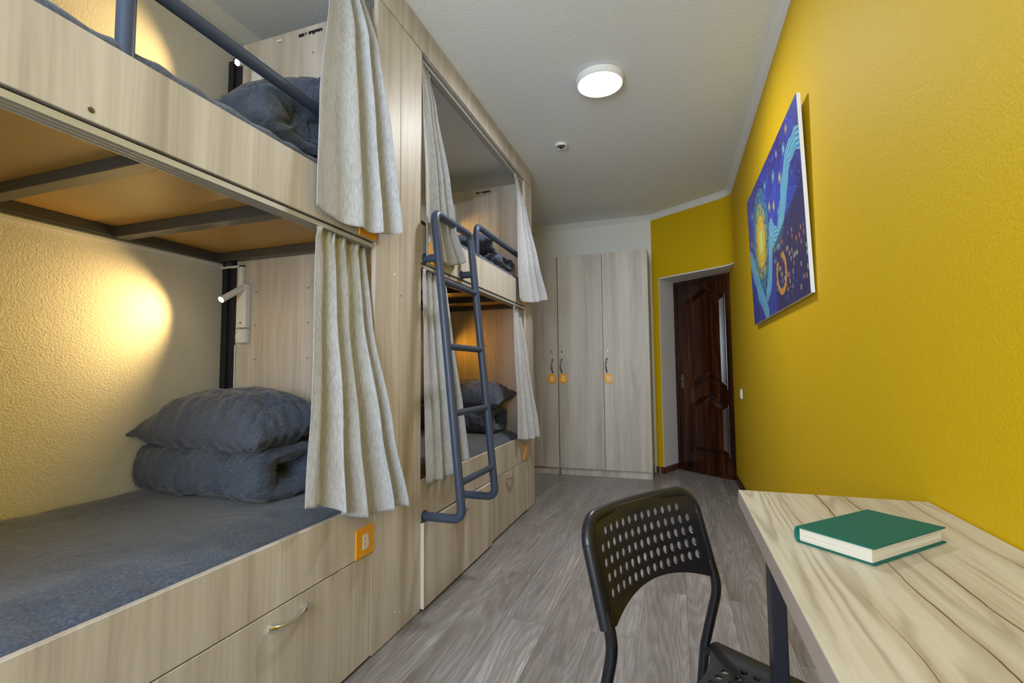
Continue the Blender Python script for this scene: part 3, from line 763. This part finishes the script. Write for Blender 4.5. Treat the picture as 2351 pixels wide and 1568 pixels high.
# ------------------------------------------------------------------ wardrobes
def wardrobe(x0, x1, seams, label, y0=4.824, y1=5.18, z1=2.237, lockx=(), disc=(), hx=()):
    r = thing('wardrobe', label, 'wardrobe', ((x0 + x1) / 2, (y0 + y1) / 2, 0), 'tall laminate wardrobes')
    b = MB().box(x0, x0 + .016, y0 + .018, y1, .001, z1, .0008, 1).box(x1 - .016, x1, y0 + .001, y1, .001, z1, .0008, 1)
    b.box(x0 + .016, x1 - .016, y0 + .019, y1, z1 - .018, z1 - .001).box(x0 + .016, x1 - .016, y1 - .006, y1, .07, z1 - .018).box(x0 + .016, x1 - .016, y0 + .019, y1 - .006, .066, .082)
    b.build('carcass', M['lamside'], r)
    MB().box(x0 + .016, x1 - .0165, y0 + .022, y0 + .038, .001, .066).build('plinth', M['lamw'], r)
    xs = [x0] + list(seams) + [x1]
    for i in range(len(xs) - 1):
        d = MB().box(xs[i] + .002, xs[i + 1] - .002, y0, y0 + .017, .074, z1 - .003, .001, 1).build('door', M['lamw'], r)
        X_ = hx[i]
        pts = [(X_, y0 - .003 - .022 * sin(pi * k / 14) ** .6, 1.035 + .135 * k / 14) for k in range(15)]
        pts = [(p_[0] + .010 * sin(pi * k / 14) * (-1), p_[1], p_[2]) for k, p_ in enumerate(pts)]
        MB().tube(pts, [.0075] + [.0062] * 13 + [.0075], 10).build('handle', M['darkchrome'], d, 60)
        MB().lathe([(.011, 0), (.011, .003), (.008, .004), (.007, .002), (.0001, .002)], Matrix.Translation((lockx[i], y0 + .0005, 1.248)) @ RX(90), 20).build('lock', M['chrome'], d, 40)
    return r
wardrobe(-.52, -.058, (), 'single-door wardrobe with the round B sign, partly behind the bunks', lockx=(-.121,), hx=(-.112,))
wardrobe(-.054, .852, (.405,), 'double-door wardrobe with the round C and D signs', lockx=(-.012, .448), hx=(-.018, .440))
for ch, x, lab in (('B', -.121, 'round orange sign with letter B on the left wardrobe door'), ('C', -.002, 'round orange sign with letter C on the middle wardrobe door'), ('D', .455, 'round orange sign with letter D on the right wardrobe door')):
    r = thing('letter_disc', lab, 'sign', (x, 4.822, .972), 'round wardrobe signs')
    MB().lathe([(.048, 0), (.049, .001), (.049, .004), (.048, .005)], Matrix.Translation((x, 4.8235, .972)) @ RX(90), 40).build('disc', M['orange'], r, 40)
    put_letter(ch, .048, Matrix.Translation((x, 4.8184, .972)) @ RX(90), r)

# ------------------------------------------------------------------ painting (generic blue and yellow swirls)
PW, PH = 1.379, .800
def paint_color(u, v):
    """u 0..1 along the wall away from the near edge, v 0..1 upward"""
    x = u * PW; y = v * PH
    n1 = noise.fractal(Vector((x * 3, y * 3, 1)), .7, 2, 4); n2 = nz(x * 9, y * 9, 5)
    c = Vector((.026, .012, .17)).lerp(Vector((.022, .045, .38)), max(0, min(1, .5 + n1)))
    def strokes(ang, dens, seed):
        a = x * cos(ang) + y * sin(ang); b_ = -x * sin(ang) + y * cos(ang)
        return nz(a * dens * .45, b_ * dens * 2.2, seed)
    # flowing short strokes
    st = strokes(.9 + n1 * 1.5, 26, 3)
    if st > .28: c = c.lerp(Vector((.06, .16, .62)), min(1, (st - .28) * 6))
    # big pale disc with concentric strokes
    gx, gy = x - .96, (y - .44)
    d = sqrt(gx * gx + gy * gy * .75)
    a = math.atan2(gy, gx)
    q = sin(d * 210 + 2.5 * nz(a * 3, d * 12, 2)) * .5 + .5
    brk_ = nz(a * 6, d * 40, 8)
    for r0, r1, ca in ((.0, .07, (.62, .66, .16)), (.07, .13, (.72, .50, .06)), (.13, .19, (.36, .44, .12)), (.19, .26, (.05, .25, .38))):
        if r0 <= d < r1:
            ca = Vector(ca); k = 1 if r1 < .15 else (.85 if brk_ > -.15 else .15)
            c = c.lerp(ca, k); c = c.lerp(c * .45, q * .55 if d > .05 else q * .12)
    # bands of turquoise rising across the canvas
    for (pts, wd, sd) in (([(1.352, .42), (1.22, .30), (1.10, .17), (.98, .10), (.90, .02)], .055, 1), ([(.86, .13), (.78, .18), (.72, .28), (.66, .42), (.60, .36), (.48, .33), (.36, .46), (.22, .62), (.06, .64), (0, .62)], .05, 2)):
        best = 9
        for (a0, b0), (a1, b1) in zip(pts, pts[1:]):
            vx, vy = a1 - a0, b1 - b0; t_ = max(0, min(1, ((x - a0) * vx + (y - b0) * vy) / (vx * vx + vy * vy)))
            best = min(best, sqrt((x - a0 - vx * t_) ** 2 + (y - b0 - vy * t_) ** 2))
        ww = wd * (1 + .5 * n1)
        if best < ww:
            s_ = sin(best * 330 + 4 * n2) * .5 + .5
            cc = Vector((.02, .20, .50)).lerp(Vector((.22, .55, .58)), s_)
            c = c.lerp(cc, .92)
    # dark slope with small lit specks below
    if x < .62 and y < .33 + .22 * (0.62 - x):
        c = c.lerp(Vector((.016, .014, .07)), .8)
        gx_, gy_ = int(x * 42 + .4 * n2), int(y * 34 + .3 * n1)
        rr = random.Random(gx_ * 131 + gy_ * 17)
        if rr.random() < .30 * sstep(.02, .12, y) * (1 - sstep(.22, .36, y)):
            fx, fy = (x * 42 + .4 * n2) % 1, (y * 34 + .3 * n1) % 1
            if .2 < fx < .75 and .15 < fy < .85:
                c = Vector(rr.choice([(.10, .35, .40), (.45, .42, .12), (.05, .12, .5), (.6, .18, .05), (.3, .45, .4)]))
    # loose round dots of light in the upper part
    for (dx_, dy_, rr_, cc) in ((.38, .60, .020, (.55, .52, .16)), (.27, .69, .022, (.20, .42, .62)), (.52, .66, .022, (.20, .40, .60)), (.55, .52, .020, (.5, .48, .15)), (.66, .55, .02, (.5, .48, .16)), (.20, .75, .016, (.55, .35, .12)),
                                (.42, .73, .014, (.25, .45, .6)), (1.20, .66, .018, (.2, .42, .55)), (1.28, .50, .016, (.5, .48, .18)), (1.16, .30, .02, (.48, .46, .2)), (.45, .46, .018, (.16, .38, .6)), (.74, .69, .018, (.2, .42, .6))):
        d_ = sqrt((x - dx_) ** 2 + (y - dy_) ** 2)
        if d_ < rr_ * 1.5: c = Vector(cc) if d_ < rr_ * .7 else c.lerp(Vector(cc) * .6, .5)
    # warm arc near the foot
    d_ = sqrt((x - .48) ** 2 * .8 + (y - .17) ** 2); a_ = math.atan2(y - .17, x - .48)
    if .075 < d_ < .105 and not (.7 < a_ < 2.0): c = Vector((.62, .30, .05)).lerp(Vector((.30, .12, .03)), sin(a_ * 30) * .3 + .3)
    return c
r = thing('wall_painting', 'large unframed blue and yellow canvas hanging on the mustard wall', 'painting', (XR - .02, 2.73, 1.33))
nu, nv = 420, 250
b = MB(); b.grid(lambda u, v: (0, PW * u, PH * v), nu, nv)
shear = .055
def map_p(x, y, z):     # local: x = thickness toward wall, y along, z up ; leans slightly off the wall at the top
    return Vector((1.5835 - .018 * z / PH + x, 2.088 + y, 1.334 + z * (1 + .025 * (y / PW - .3))))
for v_ in b.bm.verts: v_.co = map_p(*v_.co)
o = b.build('painted_canvas', None or M['canvasedge'], r, 30, norm=False)
me = o.data; ca = me.color_attributes.new('paint', 'FLOAT_COLOR', 'POINT')
buf = []
for i in range(nu + 1):
    for j in range(nv + 1):
        c = paint_color(i / nu, j / nv); buf += [c.x, c.y, c.z, 1]
ca.data.foreach_set('color', buf)
t = NT('painted canvas'); at = t.n.new('ShaderNodeAttribute'); at.attribute_name = 'paint'; t.bump(t.noise(t.mp((1, 1, .6)), 160, 2, .5), .2, .001)
M['painting'] = t.fin(at.outputs[0], .38); me.materials[0] = M['painting']
b = MB(); b.box(.0012, .015, 0, PW, 0, PH)
for v_ in b.bm.verts: v_.co = map_p(*v_.co)
b.build('canvas_edge', M['canvasedge'], r)

# light switch
r = thing('light_switch', 'white light switch on the mustard wall near the door', 'light switch', (XR - .008, 4.44, .80))
MB().box(XR - .010, XR, 4.40, 4.48, .80, .884, .003).build('switch_plate', M['white'], r)
MB().box(XR - .014, XR - .0095, 4.415, 4.465, .812, .872, .002).build('rocker', M['white'], r)

# ------------------------------------------------------------------ ceiling lamp and detector base
r = thing('ceiling_lamp', 'round flat white ceiling lamp, lit', 'ceiling lamp', (.728, 2.62, H))
LX, LY = .730, 2.620
MB().lathe([(.128, H - .001), (.133, H - .004), (.133, H - .012), (.130, H - .035), (.124, H - .040), (.119, H - .038)], Matrix.Translation((LX, LY, 0)), 72).build('lamp_housing', M['white'], r, 40)
MB().lathe([(.1175, H - .0385), (.1175, H - .0405), (.05, H - .0415)], Matrix.Translation((LX, LY, 0)), 72).build('diffuser', M['lampglow'], r, 60)
L = bpy.data.lights.new('lamp_light', 'AREA'); L.shape = 'DISK'; L.size = .23; L.energy = 22; L.color = (.97, .985, 1.)
lo = bpy.data.objects.new('lamp_light', L); COL.objects.link(lo); lo.parent = r; lo.location = Vector((LX, LY, H - .045)) - r.location
r = thing('detector_base', 'small empty smoke detector base with bare wires on the ceiling', 'detector base', (.347, 3.318, H))
MB().lathe([(.046, H - .001), (.047, H - .010), (.043, H - .020), (.039, H - .020), (.038, H - .008), (.0001, H - .008)], Matrix.Translation((.347, 3.318, 0)), 40).build('base_ring', M['white'], r, 40)
b = MB()
for k in range(7):
    a = k * .9; p0 = Vector((.347 + .03 * cos(a), 3.318 + .03 * sin(a), H - .010)); p1 = Vector((.347 + .012 * cos(a + 2), 3.318 + .012 * sin(a + 2), H - .026)); p2 = Vector((.347 + .022 * cos(a + 3), 3.318 + .022 * sin(a + 3), H - .014))
    b.tube(rpath([p0, p1, p2], .006, 4), .0022, 6)
b.build('wires', plain('brown wire', (.10, .055, .035), .5), r, 60)
MB().lathe([(.014, H - .018), (.015, H - .009)], Matrix.Translation((.347, 3.318, 0)), 20).build('terminal', M['whited'], r, 40)

# ------------------------------------------------------------------ table
TX0, TX1, TY0, TY1 = 1.2235, 1.6005, .10, 1.302
r = thing('desk', 'narrow pale oak desk with black legs along the mustard wall', 'desk', (1.41, .70, 0))
MB().box(TX0, TX1, TY0, TY1, .716, .750, .0012, 1).build('desk_top', M['table'], r)
b = MB().box(TX0 - .0012, TX0 - .0001, TY0, TY1, .7165, .7492); b.box(TX0, TX1, TY1 + .0001, TY1 + .0013, .7165, .7492)
b.build('edge_band', M['tableedge'], r)
for y in (.30, 1.000):
    b = MB().box(1.239, 1.264, y, y + .050, .002, .7155, .002).build('leg', M['legblack'], r)
    b = MB().box(1.558, 1.583, y, y + .050, .002, .7155, .002).build('leg', M['legblack'], r)
    MB().box(1.264, 1.558, y, y + .050, .690, .7155, .002).build('cross_bar', M['legblack'], r)
    MB().box(1.264, 1.558, y, y + .050, .002, .027, .002).build('cross_bar', M['legblack'], r)

# book
BT = .0255
r = thing('book', 'green hardcover book lying shut on the oak desk', 'book', (1.356, .8575, .7505))
MBk = Matrix.Translation((1.356, .8575, .7505)) @ Matrix.Rotation(.7848, 4, 'Z')
bw, bl = .212, .119          # local x = toward the far right corner, local y = toward the spine (left)
ct = .0022
MB().box(0, bw, 0, bl - .002, 0, ct, .0006).xf(MBk).build('cover', M['bookgreen'], r)
MB().box(0, bw, 0, bl - .002, BT - ct, BT, .0006).xf(MBk).build('cover', M['bookgreen'], r)
b = MB()
def sp(u, v):
    a = (v - .5) * 2; return MBk @ Vector((u * bw, bl - .003 + .006 * sqrt(max(0, 1 - a * a * .9)), BT * (.5 + .5 * a)))
b.grid(sp, 4, 12); o = b.build('spine', M['bookgreen'], r, 60); m_ = o.modifiers.new('Solidify', 'SOLIDIFY'); m_.thickness = .0018; m_.offset = -1
b = MB().box(.004, bw - .004, .005, bl - .004, ct, BT - ct)
b.xf(MBk).build('page_block', M['paper'], r)

# ------------------------------------------------------------------ chair (perforated plastic, tube legs)
ca_ = 1.0172; CO = Vector((1.012, 1.0534, 0)); cw = Vector((cos(ca_), sin(ca_), 0)); cs = Vector((sin(ca_), -cos(ca_), 0))
MC = Matrix(((cw.x, cs.x, 0, CO.x), (cw.y, cs.y, 0, CO.y), (0, 0, 1, 0), (0, 0, 0, 1)))     # local (across, forward, up)
r = thing('chair', 'black perforated plastic chair with steel tube legs by the desk', 'chair', (CO.x + cs.x * .2, CO.y + cs.y * .2, 0))
def circ(cx_, cy_, rx, ry, n=14): return [(cx_ + rx * cos(2 * pi * k / n), cy_ + ry * sin(2 * pi * k / n)) for k in range(n)]
def slab(outer, holes, extra, mapf, th, name, mat, rim=.0):
    V, F_ = cdt(outer, holes, extra); b = MB()
    A = [b.bm.verts.new(mapf(q[0], q[1], 0)) for q in V]; B_ = [b.bm.verts.new(mapf(q[0], q[1], th)) for q in V]
    ec = {}
    for fc in F_:
        b.bm.faces.new([A[i] for i in fc]); b.bm.faces.new([B_[i] for i in fc][::-1])
        for i in range(len(fc)):
            e_ = (fc[i], fc[(i + 1) % len(fc)]); k = tuple(sorted(e_)); ec[k] = None if k in ec else e_
    for k, e_ in ec.items():
        if e_: b.bm.faces.new((A[e_[1]], A[e_[0]], B_[e_[0]], B_[e_[1]]))
    return b
hwb, zb0, zb1 = .189, .600, .772
# backrest outline in (w, h): rounded top corners, lower edge arched, ears coming down to the tubes
def rc(cx_, cy_, r_, a0, a1, n=8): return [(cx_ + r_ * cos(lerp(a0, a1, k / n)), cy_ + r_ * sin(lerp(a0, a1, k / n))) for k in range(n + 1)]
HB = .178
outer = []
outer += [(-hwb, .004), (-hwb + .004, 0), (-hwb + .030, 0)]
for k in range(1, 24):
    a = k / 24; x = lerp(-hwb + .030, hwb - .030, a); outer.append((x, .029 * (1 - abs(2 * a - 1) ** 2.0)))
outer += [(hwb - .030, 0), (hwb - .004, 0), (hwb, .004)]
outer += rc(hwb - .048, HB - .045, .045, 0, pi / 2)[0:] 
outer = [(min(hwb, x), y) for x, y in outer]
outer += rc(-hwb + .048, HB - .045, .045, pi / 2, pi)
outer = [(max(-hwb, min(hwb, x)), y) for x, y in outer]
holes = []
px_, pz_ = .0223, .0235
for row in range(5):
    z = HB - .034 - row * .0245
    lo_i, hi_i = (1, 13) if row == 0 else (0, 14)
    for i in range(lo_i, hi_i):
        w_ = (i - 6.5) * px_
        holes.append(circ(w_, z, .0074, .0082))
extra = [(-hwb + .006 + i * (2 * hwb - .012) / 40, .036 + j * .012) for i in range(41) for j in range(10)]
def okp(p_):
    for h_ in holes:
        cx_ = sum(q[0] for q in h_) / 14; cy_ = sum(q[1] for q in h_) / 14
        if (p_[0] - cx_) ** 2 + (p_[1] - cy_) ** 2 < .0105 ** 2: return False
    return p_[1] < HB - .012 and abs(p_[0]) < hwb - .006 and not (p_[1] > HB - .05 and abs(p_[0]) > hwb - .045)
extra = [p_ for p_ in extra if okp(p_)]
zbase = .592
def mapback(wq, hq, th):
    z = zbase + hq * 1.0
    s_ = lerp(.051, 0., hq / HB) - .030 * (1 - (wq / hwb) ** 2)      # bows backwards in the middle
    edge = max(0, (abs(wq) - (hwb - .024)) / .024); top_ = max(0, (hq - (HB - .018)) / .018)
    k = max(edge, top_); k = min(1, k)
    s2 = s_ + .014 - .010 * (1 - sqrt(max(0, 1 - k * k)))  - th * 1.0
    return MC @ Vector((wq, s2, z))
b = slab(outer, holes, extra, mapback, .0045, 'backrest', None)
b.build('backrest', M['chairmat'], r, 38)
# wrap-round rim: sleeves over the tubes and top roll
rim = [(hwb - .006, .0), (hwb - .006, HB - .045)] + rc(hwb - .051, HB - .051, .045, 0, pi / 2, 10) + rc(-hwb + .051, HB - .051, .045, pi / 2, pi, 10) + [(-hwb + .006, HB - .045), (-hwb + .006, .0)]
pts = []
for wq, hq in rim:
    s_ = lerp(.051, 0., hq / HB) - .030 * (1 - (wq / hwb) ** 2); pts.append(MC @ Vector((wq, s_ + .002, zbase + hq)))
# resample densely so that the top follows the bow
dense = []
for a, c in zip(rim, rim[1:]):
    n = max(1, int(sqrt((a[0] - c[0]) ** 2 + (a[1] - c[1]) ** 2) / .012))
    for k in range(n): dense.append((lerp(a[0], c[0], k / n), lerp(a[1], c[1], k / n)))
dense.append(rim[-1])
MB().tube([MC @ Vector((wq, lerp(.051, 0., hq / HB) - .030 * (1 - (wq / hwb) ** 2) + .003, zbase + hq)) for wq, hq in dense], .0115, 16).build('rim', M['chairmat'], r, 60)
# tubes
for sg in (-1, 1):
    p_ = rpath([MC @ Vector((sg * (hwb - .010), .047, zbase + .03)), MC @ Vector((sg * (hwb - .009), .064, zbase - .025)), MC @ Vector((sg * (hwb - .011), .030, .43)), MC @ Vector((sg * (hwb + .006), -.030, .004))], .10, 10)
    MB().tube(p_, .0105, 16).build('rear_leg', M['chairtube'], r, 60)
    p_ = rpath([MC @ Vector((sg * (hwb - .012), .034, .424)), MC @ Vector((sg * (hwb - .024), .10, .420)), MC @ Vector((sg * (hwb - .022), .375, .426)), MC @ Vector((sg * (hwb + .012), .440, .004))], .045, 10)
    MB().tube(p_, .0105, 16).build('front_leg', M['chairtube'], r, 60)
    for s_ in (-.030, .440):
        MB().lathe([(.0125, .0005), (.0135, .004), (.013, .022), (.0112, .026)], Matrix.Translation(MC @ Vector((sg * (hwb + (.006 if s_ < 0 else .012)), s_, 0))), 16).build('foot_cap', M['chairmat'], r, 50)
MB().tube([MC @ Vector((-(hwb - .022), .120, .420)), MC @ Vector((hwb - .022, .120, .420))], .007, 12).build('stretcher', M['chairtube'], r, 60)
# seat
sw, s0, s1 = .192, .050, .405
outer = rc(sw - .03, s1 - .03, .03, 0, pi / 2) + rc(-sw + .03, s1 - .03, .03, pi / 2, pi) + rc(-sw + .012, s0 + .012, .012, pi, 1.5 * pi, 4) + [(-.165 + .33 * k / 24, s0 + .044 * (1 - abs(k / 12 - 1) ** 2.2)) for k in range(25)] + rc(sw - .012, s0 + .012, .012, -pi / 2, 0, 4)
holes = [circ((i - 5.5) * .0245, s0 + .060 + j * .0262, .0074, .0074) for j in range(10) for i in range(12) if not ((i in (0, 11)) and j in (0, 9))]
cen = [(sum(q[0] for q in h_) / 14, sum(q[1] for q in h_) / 14) for h_ in holes]
extra = [(-.17 + i * .34 / 34, s0 + .05 + j * .27 / 30) for i in range(35) for j in range(31)]
extra = [p_ for p_ in extra if all((p_[0] - c_[0]) ** 2 + (p_[1] - c_[1]) ** 2 > .0105 ** 2 for c_ in cen)]
def mapseat(wq, sq, th):
    e_ = max(0, (abs(wq) - .15) / .04); f_ = max(0, (sq - (s1 - .04)) / .04); g_ = max(0, (s0 + .03 - sq) / .03)
    z = .434 - .006 * (1 - (wq / sw) ** 2) + .004 * e_ - .014 * f_ ** 2 - .010 * max(0, e_ - .4) + .006 * g_
    return MC @ Vector((wq, sq, z + th))
slab(outer, holes, extra, mapseat, .0045, 'seat', None).build('seat', M['chairmat'], r, 38)

# ------------------------------------------------------------------ light
L = bpy.data.lights.new('window_daylight', 'AREA'); L.shape = 'RECTANGLE'; L.size = 1.4; L.size_y = 1.4; L.energy = 112; L.color = (.76, .88, 1.)
lo = bpy.data.objects.new('window_daylight', L); COL.objects.link(lo); lo.location = (.5, YB - .12, 1.6); lo.rotation_euler = (math.radians(101), 0, 0)
w = bpy.data.worlds.new('World'); bpy.context.scene.world = w; w.use_nodes = True
bg = w.node_tree.nodes['Background']; sky = w.node_tree.nodes.new('ShaderNodeTexSky'); sky.sky_type = 'HOSEK_WILKIE'; sky.turbidity = 4
w.node_tree.links.new(sky.outputs[0], bg.inputs[0]); bg.inputs[1].default_value = .8

# ------------------------------------------------------------------ camera
f_, yaw, pit, rol, cx, cz = 1101.0619, .3283837, .0642391, -.0088571, 1.0877513, 1.0399632
F = Vector((-sin(yaw) * cos(pit), cos(yaw) * cos(pit), sin(pit))); Rt = Vector((cos(yaw), sin(yaw), 0)); U = Rt.cross(F)
R2 = Rt * cos(rol) + U * sin(rol); U2 = -Rt * sin(rol) + U * cos(rol)
cam = bpy.data.cameras.new('Camera'); co = bpy.data.objects.new('Camera', cam); COL.objects.link(co)
co.matrix_world = Matrix(((R2.x, U2.x, -F.x, cx), (R2.y, U2.y, -F.y, 0), (R2.z, U2.z, -F.z, cz), (0, 0, 0, 1)))
cam.sensor_width = 36; cam.lens = 36 * f_ / 2351; cam.clip_start = .02
sc = bpy.context.scene; sc.camera = co
vs = sc.view_settings; vs.view_transform = 'Standard'; vs.look = 'None'; vs.exposure = 0.04; vs.gamma = 1; vs.use_curve_mapping = False
